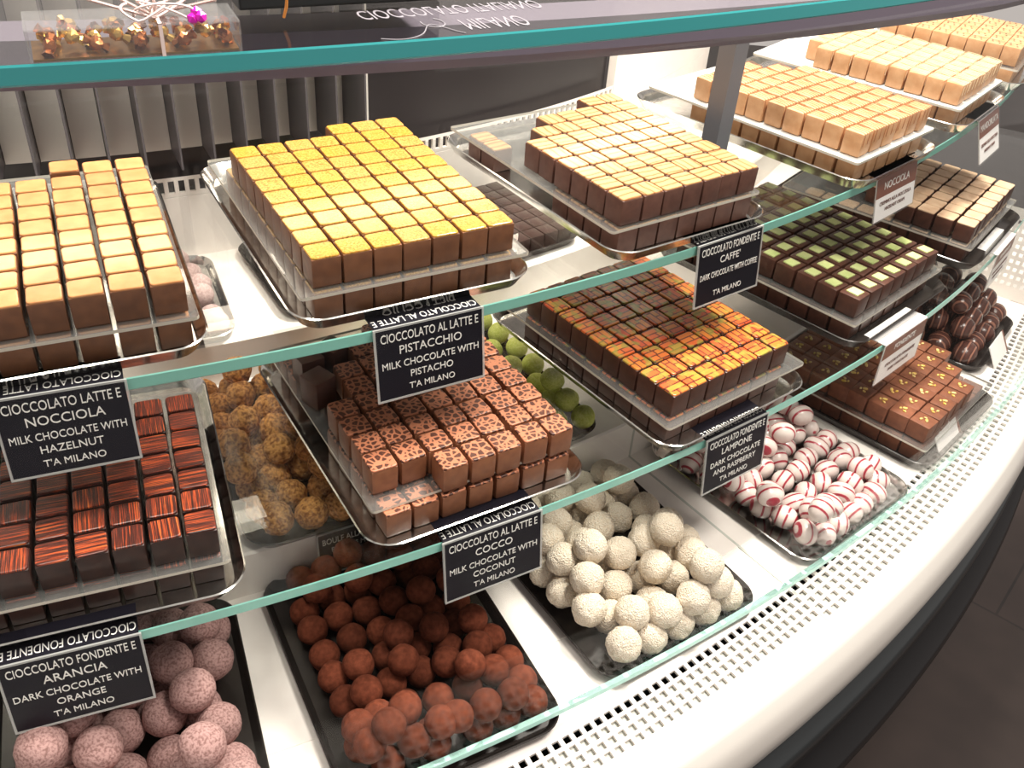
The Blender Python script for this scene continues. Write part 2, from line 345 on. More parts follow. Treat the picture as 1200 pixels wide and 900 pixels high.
# curved front glass with its bright lower edge
def crisp(o):
    md = o.modifiers.new('edges', 'EDGE_SPLIT'); md.split_angle = rad(30); return o
bm = bmesh.new(); sweep(bm, [(104.12, -28.7), (103.2, -5.95), (103.4, -5.95), (104.32, -28.7)], PH0, PH1, 160)
fg = tag(crisp(obj('front_glass', bm, glass_f, None, True)), 'tall curved clear pane closing the customer side of the counter', 'glass')
bm = bmesh.new(); sweep(bm, [(104.12, -28.92), (104.12, -28.7), (104.32, -28.7), (104.34, -28.92)], PH0, PH1, 120); obj('polished_edge', bm, edge_p, fg)
def shelf(name, r0, r1, z, label, ph1=PH1, e=edge, g=glass, th=.46):
    bm = bmesh.new(); sweep(bm, [(r1-.03, z), (r0, z), (r0, z-th), (r1-.03, z-th)], PH0, ph1, 120)
    o = tag(obj(name, bm, g, None), label, 'shelf')
    bm = bmesh.new(); sweep(bm, [(r1-.02, z), (r1-.03, z-th), (r1, z-th+.04), (r1, z-.04)], PH0, ph1, 120); obj('polished_edge', bm, e, o); return o
ZT, ZM = -16.17, -22.79
shelf('glass_shelf', 83.6, 96.85, ZT, 'upper curved glass shelf carrying the pistachio and coffee pralines', th=.44)
shelf('glass_shelf', 88.0, 100.25, ZM, 'middle curved glass shelf carrying the leopard and mosaic pralines', th=.44)
shelf('counter_top_glass', 72.0, 103.65, -5.2, 'thick glass top of the counter with dark teal edge', e=edge_d, g=glass, th=.36)

# ------------------------------------------------------------------ trays, sheets
TRAYS = {}
def tray(name, loc, rz, x0, x1, y0, y1, m, label, cat='tray', r=1.1, h=.5, fl=.28):
    bm = bmesh.new(); R = lambda d: rrect(x0+d, x1-d, y0+d, y1-d, max(r-d, .2))
    loops(bm, [(R(fl+.06), 0), (R(.04), h-.04), (R(0), h), (R(.05), h+.03), (R(.1), h-.02), (R(fl+.1), .07)])
    o = obj(name, bm, m, None, True); o.location = loc; o.rotation_euler = (0, 0, rz); tag(o, label, cat)
    md = o.modifiers.new('edges', 'EDGE_SPLIT'); md.split_angle = rad(50); return o
def sheet(loc, rz, x0, x1, y0, y1, z, label, m=acry, th=.11):
    bm = bmesh.new(); loops(bm, [(rrect(x0, x1, y0, y1, .15, 3), z), (rrect(x0, x1, y0, y1, .15, 3), z+th)])
    for f in bm.faces: f.material_index = 1 if len(f.verts) == 4 and abs(f.normal.z) < .5 else 0
    for f in bm.faces:
        f.normal_update(); f.material_index = 1 if abs(f.normal.z) < .5 else 0
    o = obj('acrylic_sheet', bm, [m, ac_edge]); o.location = loc; o.rotation_euler = (0, 0, rz); return tag(o, label, 'sheet')

ORD = 'first second third fourth fifth sixth seventh eighth ninth tenth eleventh twelfth thirteenth fourteenth'.split()
def make_cube(name, sx, sy, h, body, top, bv=.05, kind='topping', taper=.02):
    """a praline standing on z = 0, centred; its decorated top is a part of its own"""
    bm = bmesh.new(); th = .06 if kind in ('topping', 'printed_top') else 0
    vs, _ = box(bm, -sx/2, sx/2, -sy/2, sy/2, 0, h-th)
    for v in vs:
        if v.co.z < .001: v.co.x *= 1-taper; v.co.y *= 1-taper
    bev(bm, bv)
    o = obj(name, bm, body, None, False)
    for p in o.data.polygons: p.use_smooth = True
    md = o.modifiers.new('edges', 'EDGE_SPLIT'); md.split_angle = rad(40)
    if top is None: return o
    bm = bmesh.new()
    if th:
        R = lambda d: rrect(-sx/2+d, sx/2-d, -sy/2+d, sy/2-d, .12, 4)
        loops(bm, [(R(.03), h-th-.02), (R(.02), h-th), (R(.02), h-.035), (R(.03), h-.01), (R(.055), h)])
    elif kind == 'drizzle':
        for t in range(5):
            x = -sx/2+.12+t*sx*.2; pts = [Vector(((x+.22*(j/6)+random.uniform(-.03, .03)), -sy/2-.015+sy*1.03*j/6, h+.005-(.02 if j in (0, 6) else 0)))*S for j in range(7)]
            if t % 2 == 0: pts = [Vector((pts[0].x, -(sy/2+.012)*S, (h-.55)*S)), Vector((pts[0].x, -(sy/2+.015)*S, (h-.1)*S))]+pts
            tube(bm, pts, .013*S, 6)
    elif kind == 'dot_decoration':
        for (a, b) in ((-.22, -.2), (.2, -.1), (-.05, .2), (.28, .26)):
            bmesh.ops.create_uvsphere(bm, u_segments=8, v_segments=5, radius=.06*S, matrix=Matrix.Translation(Vector((a, b, h))*S) @ Matrix.Diagonal((1, 1, .5, 1)))
    elif kind == 'fondant_square':
        q = [(-.3, -.27), (.27, -.31), (.32, .24), (-.27, .3)]
        loops(bm, [([(a*1.03, b*1.03) for a, b in q], h-.02), (q, h+.05)])
    elif kind == 'chopped_nut':
        for (a, b, s) in ((-.12, .02, .12), (.14, .1, .09), (.02, -.16, .08)):
            bmesh.ops.create_icosphere(bm, subdivisions=1, radius=s*S, matrix=Matrix.Translation(Vector((a, b, h+.03))*S) @ Matrix.Rotation(a*9, 4, 'Z') @ Matrix.Diagonal((1.3, .8, .6, 1)))
    t = obj(kind, bm, top, o); return o

def grid(pr, org, th, pu, pv, cols, zs, label, nbr, group, layer, side=1, jit=.02, rot=.03, turn=False):
    """lay copies of the praline pr; cols = [(column u, [row v ...])]; nbr names the tray the columns are counted from"""
    c, s = math.cos(th), math.sin(th); n = len(cols)
    for ci, (u, vs) in enumerate(cols):
        k = (ci if side > 0 else n-1-ci)
        for v in vs:
            uu = (u+.5)*pu+random.uniform(-jit, jit); vv = (v+.5)*pv+random.uniform(-jit, jit)*.5
            x, y = org[0]+uu*c-vv*s, org[1]+uu*s+vv*c
            o = copy_tree(pr, W(x, y, zs), th+random.uniform(-rot, rot)+(math.pi/2*random.randrange(4) if turn else 0))
            row = int(round(v)); rt = 'front row' if row <= 0 else ORD[min(row, 13)]+' row back'
            lab = f'{label}, {layer}, {rt}, {ORD[k]} from the {nbr}'
            tag(o, lab, 'chocolate', group)
def kill(pr):
    for ch in list(pr.children): bpy.data.objects.remove(ch)
    bpy.data.objects.remove(pr)

def fr(rho, phi, thd=None):
    a = rad(phi); return (CX+rho*math.sin(a), CY-rho*math.cos(a)), rad(phi if thd is None else thd)
rows = lambda n, v0=0: [v0+i for i in range(n)]
def stack(name, org, th, pu, pv, cols, zsurf, sz, body, top, desc, nbr, side, trayrect, sheetrect, tmat, tlabel, slabel, kind='topping', lower=None, bv=.05, smat=acry, u0=0, jit=.02, rot=.03, lowtop=True):
    loc = W(org[0], org[1], zsurf)
    tray('serving_tray', loc, th, *trayrect, tmat, tlabel)
    sheet(loc, th, *sheetrect, 1.13, slabel, smat)
    pr = make_cube(name, sz[0], sz[1], sz[2], body, top, bv, kind)
    pl = make_cube(name, sz[0], sz[1], 1.03, body, top if kind in ('topping', 'printed_top') else None, bv, kind)
    plural = name.replace('_', ' ')+'s'
    grid(pr, org, th, pu, pv, cols, zsurf+1.25, desc, nbr, plural+' of the upper layer', 'upper layer', side, jit, rot, abs(sz[0]-sz[1]) < .03)
    if lower is None:
        us = [u for u, _ in cols]; vm = int(max(max(v) for _, v in cols))
        lower = [(u, rows(2 if us[0] < u < us[-1] else vm+1)) for u in us]
    grid(pl, org, th, pu, pv, lower, zsurf+.08, desc, nbr, plural+' of the lower layer', 'lower layer', side, jit*.5, rot*.5)
    kill(pr); kill(pl)

# upper shelf, from the customer side: hazelnut, pistachio, coffee, then three blond kinds
stack('hazelnut_praline', (-9.9222774, 22.42678716), .47983845, 1.060, 1.030, [(-6.5, rows(8)), (-5.5, rows(8)), (-4.5, rows(8)), (-3.5, rows(8)), (-2.5, rows(8)+[8.3]), (-1.5, rows(9)), (-.5, rows(9))], ZT, (.945, .955, 1.04),
      choc_haz, top_haz, 'tan-topped hazelnut cube', 'pistachio side', -1, (-7.5, .95, -.75, 11.8), (-7.2, .7, -.3, 10.9), steel,
      'steel tray of tan-topped hazelnut cubes beside the pistachio tray', 'clear sheet under the upper hazelnut cubes')
stack('pistachio_praline', (-6.32681131, 24.43595251), .55382272, 1.010, 1.010, [(i, rows(9)) for i in range(4)]+[(i, rows(10)) for i in range(4, 7)], ZT, (.955, .955, 1.04),
      choc_haz, top_pis, 'yellow-topped pistachio cube', 'hazelnut side', 1, (-.75, 7.75, -.65, 12.0), (-.5, 7.5, -.35, 10.7), steel,
      'steel tray of yellow-topped pistachio cubes on the upper shelf', 'clear sheet under the upper pistachio cubes')
stack('coffee_praline', (3.37621239, 30.50297613), .65580395, .996, 1.012, [(i, rows(n)) for i, n in enumerate((6, 7, 8, 8, 8, 9, 9))], ZT, (.945, .96, 1.04),
      choc_caffe, top_caf, 'cream-topped dark coffee cube', 'pistachio side', 1, (-.5, 7.6, -.75, 11.8), (-.45, 7.2, -.15, 10.9), steel,
      'steel tray of cream-topped coffee cubes, bare toward its rear', 'clear sheet under the upper coffee cubes',
      lower=[(0, rows(4)+[8, 9])]+[(i, rows(2)) for i in range(1, 6)]+[(6, rows(9))])
o_, t_ = fr(96.6, 44.8, 46.7)
stack('drizzled_caramel', o_, t_, 1.09, 1.0, [(0, rows(9)), (1, rows(9)), (2, rows(9)), (3, rows(9)), (4, rows(8)), (5, rows(7))], ZT, (1.0, .93, 1.08), caramel, drz_b, 'brown-drizzled blond cube', 'coffee side', 1,
      (-.6, 7.2, -.8, 12.4), (-.4, 6.9, -.25, 11.4), steel, 'steel tray of brown-drizzled blond chocolates above the nocciola card', 'clear sheet painted whitish with caught light under the brown-drizzled blond cubes', 'drizzle', bv=.13, smat=acry_w, jit=.06, rot=.1)
o_, t_ = fr(96.4, 51.3, 53.2)
stack('white_drizzled_caramel', o_, t_, 1.07, 1.0, [(0, rows(8)), (1, rows(9)), (2, rows(9)), (3, rows(9)), (4, rows(9)), (5, rows(8))], ZT, (.99, .93, 1.08), caramel, drz_w, 'white-drizzled blond cube', 'brown-drizzled side', 1,
      (-.6, 7.1, -.8, 12.2), (-.4, 6.8, -.25, 11.4), steel, 'steel tray of white-drizzled blond chocolates', 'clear sheet painted whitish with caught light under the white-drizzled blond cubes', 'drizzle', bv=.13, smat=acry_w, jit=.06, rot=.1)
o_, t_ = fr(96.6, 57.2, 59.0)
stack('dotted_caramel', o_, t_, 1.07, 1.0, [(i, rows(8)) for i in range(6)], ZT, (1.02, .97, 1.04), caramel, dot_d, 'dark-dotted blond cube', 'white-drizzled side', 1,
      (-.6, 7.1, -.8, 10.5), (-.4, 6.8, -.25, 9.6), steel, 'steel tray of dark-dotted blond chocolates at the far end', 'clear sheet under the dark-dotted blond cubes', 'dot_decoration', bv=.08)
# middle shelf: orange striped, leopard, mosaic, green fondant, tan topped
stack('orange_praline', (-8.79426659, 19.32292303), .42593074, 1.023, 1.021, [(-6.5, rows(8)), (-5.5, rows(8)), (-4.5, rows(8)), (-3.5, rows(8)), (-2.5, rows(8)), (-1.5, rows(7)), (-.5, rows(7))], ZM, (.92, .91, 1.04),
      choc_vdark, ara, 'orange-striped dark cube', 'leopard side', -1, (-7.5, 1.1, -.95, 11.0), (-7.2, .65, -.35, 9.8), steel,
      'steel tray of orange-striped dark cubes beside the leopard tray', 'clear sheet under the upper orange-striped cubes', 'printed_top', bv=.07)
stack('leopard_praline', (-3.75789492, 21.73836796), .5868864, 1.052, 1.035, [(0, rows(4, .9)), (1, rows(6, .95)), (2, rows(8)), (3, rows(9)), (4, rows(9)), (5, rows(9)), (6, rows(9))], ZM, (.97, .97, 1.06),
      choc_milk, leo, 'leopard-printed milk cube', 'striped side', 1, (-.75, 7.9, -.75, 11.2), (-.3, 7.45, .3, 10.6), steel,
      'steel tray of leopard-printed milk cubes on the middle shelf', 'clear sheet under the upper leopard cubes', 'printed_top', bv=.12,
      lower=[(0, rows(5)+[8, 9]), (1, rows(3)+[8, 9])]+[(i, rows(2)) for i in range(2, 6)]+[(6, rows(9))], rot=.05, jit=.04)
pr = make_cube('plain_praline', .95, .95, 1.25, choc_dark, None, .06)
for i, (u, v, r_) in enumerate(((.35, 6.6, .35), (.5, 8.0, .1), (1.6, 8.3, .5))):
    c, s = math.cos(.5868864), math.sin(.5868864)
    o = copy_tree(pr, W(-3.75789492+u*c-v*s, 21.73836796+u*s+v*c, ZM+1.25), .5868864+r_)
    tag(o, ('plain dark cube standing alone behind the leopard cubes', 'plain dark cube at the rear corner of the leopard tray', 'plain dark cube turned askew at the rear of the leopard tray')[i], 'chocolate')
kill(pr)
stack('mosaic_praline', (6.06642933, 28.16907696), .70738849, .987, .985, [(i, rows(9)) for i in range(7)], ZM, (.93, .93, 1.04),
      choc_dark, mos, 'orange-mosaic dark cube', 'leopard side', 1, (-.7, 7.9, -.95, 11.0), (-.45, 7.7, -.45, 10.0), steel,
      'steel tray of orange-mosaic dark cubes above the striped eggs', 'clear sheet under the upper mosaic cubes', 'printed_top', bv=.05)
o_, t_ = fr(99.1, 44.3, 46.6)
stack('fondant_praline', o_, t_, 1.14, 1.13, [(i, rows(9)) for i in range(7)], ZM, (1.06, 1.06, 1.0), choc_dark, fond, 'green-squared dark cube', 'mosaic side', 1,
      (-.7, 8.7, -.9, 11.4), (-.4, 8.4, -.3, 10.6), dtray, 'dark tray of chocolates topped with pale green squares', 'clear sheet under the green-squared chocolates', 'fondant_square', bv=.12, jit=.05, rot=.06)
o_, t_ = fr(99.3, 51.3, 54.0)
stack('tan_topped_praline', o_, t_, 1.14, 1.05, [(0, rows(4)), (1, rows(6)), (2, rows(8)), (3, rows(9)), (4, rows(9)), (5, rows(9)), (6, rows(9))], ZM, (1.06, .97, 1.0), choc_dark, tan_top, 'tan-topped dark cube', 'green-squared side', 1,
      (-.8, 8.7, -.9, 11.4), (-.5, 8.4, -.3, 10.6), dtray, 'dark tray of tan-topped chocolates behind the white card', 'clear sheet under the tan-topped chocolates', 'topping', bv=.12, jit=.05, rot=.05)
# lowest deck: nut-sprinkled cubes
o_, t_ = fr(103.0, 46.4, 48.6)
stack('nut_topped_praline', o_, t_, 1.12, 1.1, [(0, rows(8)), (1, rows(8)), (2, rows(8)), (3, rows(8)), (4, rows(8)), (5, rows(7, 1)), (6, rows(6, 2))], DK, (1.08, 1.07, .95), choc_nut, nutbit, 'nut-sprinkled milk cube', 'striped egg side', 1,
      (-.7, 8.5, -.8, 9.0), (-.4, 8.2, -.3, 8.8), dtray, 'black tray of nut-sprinkled milk chocolates on the deck', 'clear sheet under the nut-sprinkled chocolates', 'chopped_nut', bv=.1, jit=.06, rot=.06)
# uppermost step at the back: two dark trays of plain dark cubes in one layer
for (ph, w, lab, side_) in ((32.1, 7.9, 'plain dark cube, single layer behind the leopard tray', 'pistachio'), (39.2, 7.8, 'plain dark cube, single layer behind the mosaic tray', 'coffee')):
    o_, t_ = fr(82.0, ph-.4, ph+2.0); loc = W(o_[0], o_[1], -24.9)
    tray('serving_tray', loc, t_, -.35, w, -.35, 7.8, dtray, 'dark tray of plain dark cubes on the uppermost step beneath '+('pistachio' if ph < 35 else 'coffee')+' pralines')
    pr = make_cube('dark_praline', .95, .95, 1.0, choc_vdark, None)
    c, s = math.cos(t_), math.sin(t_)
    for i in range(7):
        for j in range(6 if ph < 35 else 7):
            uu, vv = .55+i*1.02, .65+j*1.01
            o = copy_tree(pr, W(o_[0]+uu*c-vv*s, o_[1]+uu*s+vv*c, -24.82), t_+random.uniform(-.02, .02))
            tag(o, f'plain dark cube under the {side_} shelf, {ORD[j]} row back, {ORD[i]} across', 'chocolate', 'plain dark cubes on the uppermost step')
    kill(pr)

PILES = {
    'mauve': [(1.78,5.96,2.15),(1.56,6.08,0.76),(1.34,4.45,1.57),(-0.06,4.42,1.31),(1.29,3.28,0.76),(2.37,1.98,2.8),(-0.13,3.11,0.76),(-0.59,3.05,2.62),(2.34,4.29,2.58),(2.43,4.87,0.76),(2.94,3.47,1.57),(3.22,4.01,0.76),(3.22,2.22,2.1),(3.22,1.33,3.43),(3.22,4.74,1.88),(3.22,5.42,0.76),(3.1,6.08,1.63),(3.22,6.83,0.76),(2.56,7.07,0.76),(2.9,7.4,2.1),(3.22,8.17,0.76),(1.89,8.12,1.41),(1.23,9.2,0.76),(0.89,7.34,0.76),(-2.02,3.04,3.48),(-2.56,4.5,0.76),(-1.71,4.01,1.78),(-1.21,5.48,0.76),(0.2,5.7,0.76),(3.22,0.85,2.11),(1.89,2.16,1.41),(3.14,2.31,0.76),(-1.18,4.16,3.27),(-1.48,2.62,1.6),(-2.52,8.33,0.76),(-0.48,0.85,0.76),(-2.45,6.76,0.76),(2.33,0.87,0.76),(-3.11,2.81,0.76),(-0.52,8.72,0.76),(-3.15,1.03,0.76),(-1.14,7.39,0.76),(0.79,1.51,0.76),(0.41,5.47,2.2),(-1.77,7.41,2.08),(0.6,8.1,2.08),(-1.84,5.48,2.08),(-0.31,6.74,1.72),(-2.24,1.47,1.96),(-0.26,1.75,1.84),(-0.75,8.35,2.44)],
    'cocoa': [(-2.87,8.04,0.57),(-2.9,6.97,0.71),(-1.73,8.29,0.57),(-1.79,7.22,0.65),(-1.67,6.09,0.57),(-0.7,7.08,0.63),(-0.66,8.15,0.57),(-2.83,5.79,0.57),(-0.54,5.95,0.57),(0.29,6.74,1.08),(0.2,7.81,1.1),(1.46,8.18,0.57),(1.27,6.39,1.56),(2.03,7.63,1.29),(2.97,8.23,0.57),(0.53,5.7,1.02),(2.67,6.14,0.57),(1.59,6.15,0.57),(2.58,4.49,1.31),(2.12,5.11,0.57),(2.28,3.44,1.09),(3.1,3.88,0.57),(-2.02,4.43,1.2),(-2.87,4.72,0.62),(-0.79,4.81,0.57),(0.36,4.72,0.61),(-1.06,3.65,0.57),(-2.17,3.17,1.31),(-2.81,3.6,0.57),(0.08,3.63,0.57),(0.96,3.28,1.08),(2.36,2.27,1.02),(3.23,2.71,0.57),(2.36,0.82,1.47),(3.19,0.8,0.57),(3.22,1.64,0.7),(1.38,2.37,0.57),(0.18,2.31,0.57),(1.26,0.79,1.53),(-1.37,1.65,1.85),(-2.13,2.1,1.25),(-3.01,1.73,1.74),(-0.61,1.16,0.57),(0.19,0.79,1.55),(2.07,0.77,0.57),(-2.25,0.85,2.52),(-2.94,0.85,1.88),(0.97,0.75,0.57),(-0.42,0.79,1.62),(-1.41,0.79,1.2),(-2.33,0.78,0.57),(-0.64,0.75,0.57),(0.15,9.41,0.57),(1.45,9.44,0.57),(2.97,9.64,0.57),(-2.93,1.77,0.57),(-2.53,9.65,0.57),(-1.4,9.69,0.57),(-0.99,2.57,0.57),(1.43,4.16,0.57),(2.97,7.22,0.93),(2.29,8.99,1.05),(-0.72,7.9,1.65),(-2.31,8.15,1.53),(1.01,4.58,1.53),(-1.66,9.02,1.41),(0.33,8.95,1.53),(2.52,6.38,1.65),(-0.31,4.82,1.53),(1.45,2.42,1.65),(1.18,8.29,1.65),(-0.58,3.7,1.53),(-0.73,8.97,2.01)],
    'coco': [(2.85,8.72,0.68),(1.37,8.66,0.68),(-0.62,7.64,1.64),(-0.68,8.48,0.68),(2.81,7.21,0.68),(2.9,5.94,0.8),(1.53,7.17,0.68),(1.32,5.94,0.94),(0.19,7.2,0.68),(-0.06,5.56,1.35),(-1.72,6.45,1.65),(-0.92,6.23,0.68),(-2.72,5.68,1.83),(1.57,3.29,2.43),(1.05,3.9,1.44),(-2.04,3.86,2.75),(-0.61,3.59,1.89),(3.19,3.55,0.68),(2.32,2.38,1.45),(1.34,0.76,2.74),(1.88,3.29,0.68),(-2.86,4.41,1.95),(-3.19,5.04,0.87),(-2.74,3.01,2.1),(0.12,2.92,0.68),(1.27,2.17,0.76),(-1.3,2.8,1.05),(-0.85,3.94,0.68),(-3.19,3.77,0.86),(2,0.57,1.65),(0.55,0.37,1.74),(-3.19,2.15,1.46),(-1.94,1.08,1.61),(-0.79,0.52,1.58),(2.65,0.37,0.68),(1.36,0.37,0.68),(-2.24,1.91,0.68),(-0.06,0.37,0.68),(-2.86,0.37,1.11),(-1.48,0.37,0.68),(-2.88,6.21,0.68),(-1.88,7.76,0.68),(-0.3,1.63,0.68),(-3.14,8.27,0.68),(-1.59,5.15,0.68),(2.17,4.89,0.68),(2.18,7.11,1.88),(-2.49,7.61,1.88),(-1.61,4.74,1.88),(2.42,4.07,1.64),(0.19,2.29,1.88),(0.23,6.65,2)],
    'egg': [(3.39,6.46,0.57),(3.49,5.34,0.57),(2.32,6.61,0.57),(2.5,5.45,0.61),(3.49,4.2,0.57),(1.18,6.24,0.57),(1.15,5.17,0.59),(2.54,4.14,0.57),(3.49,2.98,0.57),(3.49,1.69,0.57),(0.15,4.79,0.58),(1.36,3.95,0.57),(2.7,2.91,0.57),(-1.05,4.77,0.57),(0.22,3.6,0.57),(1.46,2.8,0.57),(2.27,1.63,1.14),(-2.13,4.58,0.57),(-0.98,3.59,0.57),(1.26,1.42,0.86),(0.42,2.42,0.57),(-3.4,2.8,1.6),(-0.77,2.43,0.57),(0.19,1.23,0.95),(-3.14,4.13,0.57),(2.8,0.89,0.57),(-1.87,2.31,0.57),(-2.92,0.33,2.62),(1.83,0.46,0.65),(0.76,0.4,0.58),(-3.22,3.04,0.57),(-2.97,2,0.62),(-3.49,0.31,2.72),(-0.31,0.32,0.68),(-1.36,0.31,0.67),(-3.21,0.77,0.82),(-2.43,0.31,0.69),(-3.49,4.75,1.19),(-1.84,5.78,0.57),(3.27,7.78,0.57),(-2.95,8.39,0.57),(-3.49,7.13,0.57),(-2.07,6.84,0.57),(0.38,6.95,0.59),(-0.68,7.35,0.57),(2.11,7.66,0.57),(0.32,8.15,0.57),(-1.48,8.74,0.57),(-3.45,5.89,0.57),(2.72,8.73,0.57),(1.38,8.76,0.57),(-0.37,5.86,0.57),(-2.08,3.44,0.57),(-0.99,1.32,0.57),(-2.1,7.88,1.05),(1.16,7.64,1.05),(0.27,7.21,1.65),(2.31,8.35,1.53),(-2.31,1.24,1.29),(-0.75,8.34,1.29),(-1.72,5.2,1.53),(-0.57,5.23,1.41),(2.94,6.58,1.53),(-1.06,7.27,1.65),(-2.96,7.23,1.53),(2.69,5.51,1.65),(-2.58,5.88,1.41),(-0.12,6.12,1.89),(0.3,4.99,2.01),(0.77,8.07,2.01)],
    'gold': [(-3.16,8.47,0.66),(-2.23,8.02,1.35),(-0.87,9.2,0.66),(-3.41,7.07,0.66),(-2.65,5.57,1.85),(-1.44,6.28,1.59),(-0.51,7.54,0.66),(-3.37,4.6,1.57),(-2.3,5.66,0.66),(-1.52,5.04,1.5),(-0.63,6.15,0.66),(-3.61,2.38,2.14),(-2.5,4.27,0.66),(-1.81,3.37,1.76),(-0.65,4.78,0.66),(-0.93,3.27,0.66),(-2.2,2.97,0.66),(-3.25,2.39,0.96),(-1.95,1.66,0.66),(-0.56,1.64,0.66),(-3.18,1.15,1.01),(-2.87,0.36,0.9),(-1.48,0.36,0.66),(-0.24,0.36,0.66),(2.44,8.02,0.66),(2.82,3.56,0.66),(0.82,8.9,0.66),(1.31,4.73,0.66),(0.84,2.09,0.66),(2.67,4.95,0.66),(2.37,9.26,0.66),(1.53,3.19,0.66),(2.79,6.65,0.66),(1.1,7.32,0.66),(0.66,6.05,0.66),(-3.59,5.8,0.66),(2.44,0.77,0.66),(3.3,2.07,0.66),(-2.22,9.52,0.66),(-3.51,9.73,0.66),(0.42,3.8,0.66),(3.5,9.76,0.66),(-2.04,6.9,0.66),(1.1,0.75,0.66),(2,2.02,1.14),(1.09,8.02,1.74),(1.55,2.93,1.86),(-0.63,2.9,1.86),(-0.44,7.1,1.86),(2.84,2.71,1.74),(0.45,9.1,1.86),(1.92,5.17,1.74),(1.76,6.47,1.38),(0.91,4.27,1.74),(-0.27,5.33,1.74),(-2.01,9.27,1.86),(2.23,8.69,1.74),(2.83,6.02,1.86),(1.27,1.34,1.86),(2.87,1.43,1.86),(3.05,7.5,1.62),(2.67,4.07,1.86),(0.62,6.47,1.86),(0.43,2.49,2.34),(-0.71,4.05,2.34),(0.85,5.34,2.34),(-0.51,8.42,2.22),(1.96,7.29,2.34),(-0.46,1.64,1.98)],
    'green': [(3.23,8.24,0.57),(3.34,6.68,0.57),(3.22,5.05,0.57),(2.38,2.37,1.63),(2.56,1.34,1.08),(2.88,0.44,0.57),(2.47,2.27,0.57),(2.45,3.57,0.57),(3.09,9.63,0.57),(2.06,7.07,0.57),(-0.41,8.53,0.57),(1.14,8.54,0.57),(-3.24,5.24,0.57),(1.16,3.72,0.57),(-1.5,2.2,0.57),(-0.62,6.16,0.57),(0.05,3.22,0.57),(-2.39,0.88,0.57),(0.65,5.2,0.57),(-2.42,8.35,0.57),(1.54,0.8,0.57),(-2.67,3.02,0.57),(0.27,7.65,0.57),(-1.73,5.69,0.57),(-1.48,4.39,0.57),(-3.06,9.48,0.57),(-0.41,0.84,0.57),(-0.42,1.99,0.57),(-1.96,6.98,0.57),(1.12,6.31,0.57),(1.97,5.29,0.57),(-3.04,1.97,0.57),(-0.45,4.85,0.57),(-3.31,6.38,0.57),(-1.04,7.65,0.57),(-1.09,3.25,0.57),(-3.31,7.45,0.57),(-1.47,9.24,0.57),(-3.24,3.93,0.57),(1.09,1.99,0.57),(0.24,9.45,0.57),(1.8,9.44,0.57),(-2.41,4.6,1.05),(-1.32,1.11,1.05),(-1.5,4.98,1.53),(0.9,7.05,1.41),(0.48,5.92,1.41),(-0.83,3.95,1.41),(-2.19,3.46,1.41),(0.25,4.33,1.29),(-1.92,8.79,1.53),(0.42,8.77,1.41),(-0.62,1.75,1.65),(-0.67,9.22,1.41),(-2.64,1.46,1.53),(-1.73,7.41,1.53),(-0.6,5.65,1.53),(0.06,7.64,1.65),(-0.82,6.83,1.41),(-1.96,2.4,1.53),(0.72,3.04,1.41),(1.51,4.56,1.29),(-2.82,5.89,1.41),(0.48,0.87,1.17),(-0.39,2.87,1.53),(0.5,1.94,1.53),(-1.7,6.16,1.53),(-2.8,6.99,1.41),(-2.8,8.1,1.53),(-0.82,8.35,2.01)],
    'pink': [(2.61,5.24,0.6),(2.75,2.24,1.06),(2.95,0.93,0.6),(3.06,0.33,0.6),(1.94,2.88,0.6),(2.04,0.33,0.6),(0.93,0.33,1.95),(1.72,0.33,2.01),(0.34,0.33,1.19),(1.21,0.33,0.6),(2.25,6.77,0.6),(-0.59,2.84,0.6),(-2.11,1.94,0.6),(1.38,5.05,0.6),(0.48,3.29,0.6),(0.08,5.46,0.6),(0.06,1.81,0.6),(-2.31,3.78,0.6),(-1.23,6.13,0.6),(-2.77,5.03,0.6),(-1.65,4.8,0.6),(-1.2,0.68,0.6),(1.19,6.39,0.6),(1.18,1.5,0.6),(-3.03,0.67,0.6),(-2.29,6.77,0.6),(0.08,6.81,0.6),(2.9,4.01,0.6),(-0.33,4.14,0.6),(-2.98,2.84,0.6),(1.59,3.96,0.84),(-0.98,1.74,1.08),(-1.67,2.91,0.96),(-2.32,1.15,1.44),(0.25,6.15,1.56),(-0.76,3.52,1.56),(-0.82,4.64,1.56),(-2.15,4.43,1.56),(-0.35,2.45,1.68),(0.51,4.38,1.32),(1.37,3.1,1.56),(2.01,5.29,1.56),(1.61,6.34,1.68),(-2.14,5.68,1.32),(0.08,1.37,1.68),(1.36,1.97,1.68),(-0.97,6.4,1.68)]}
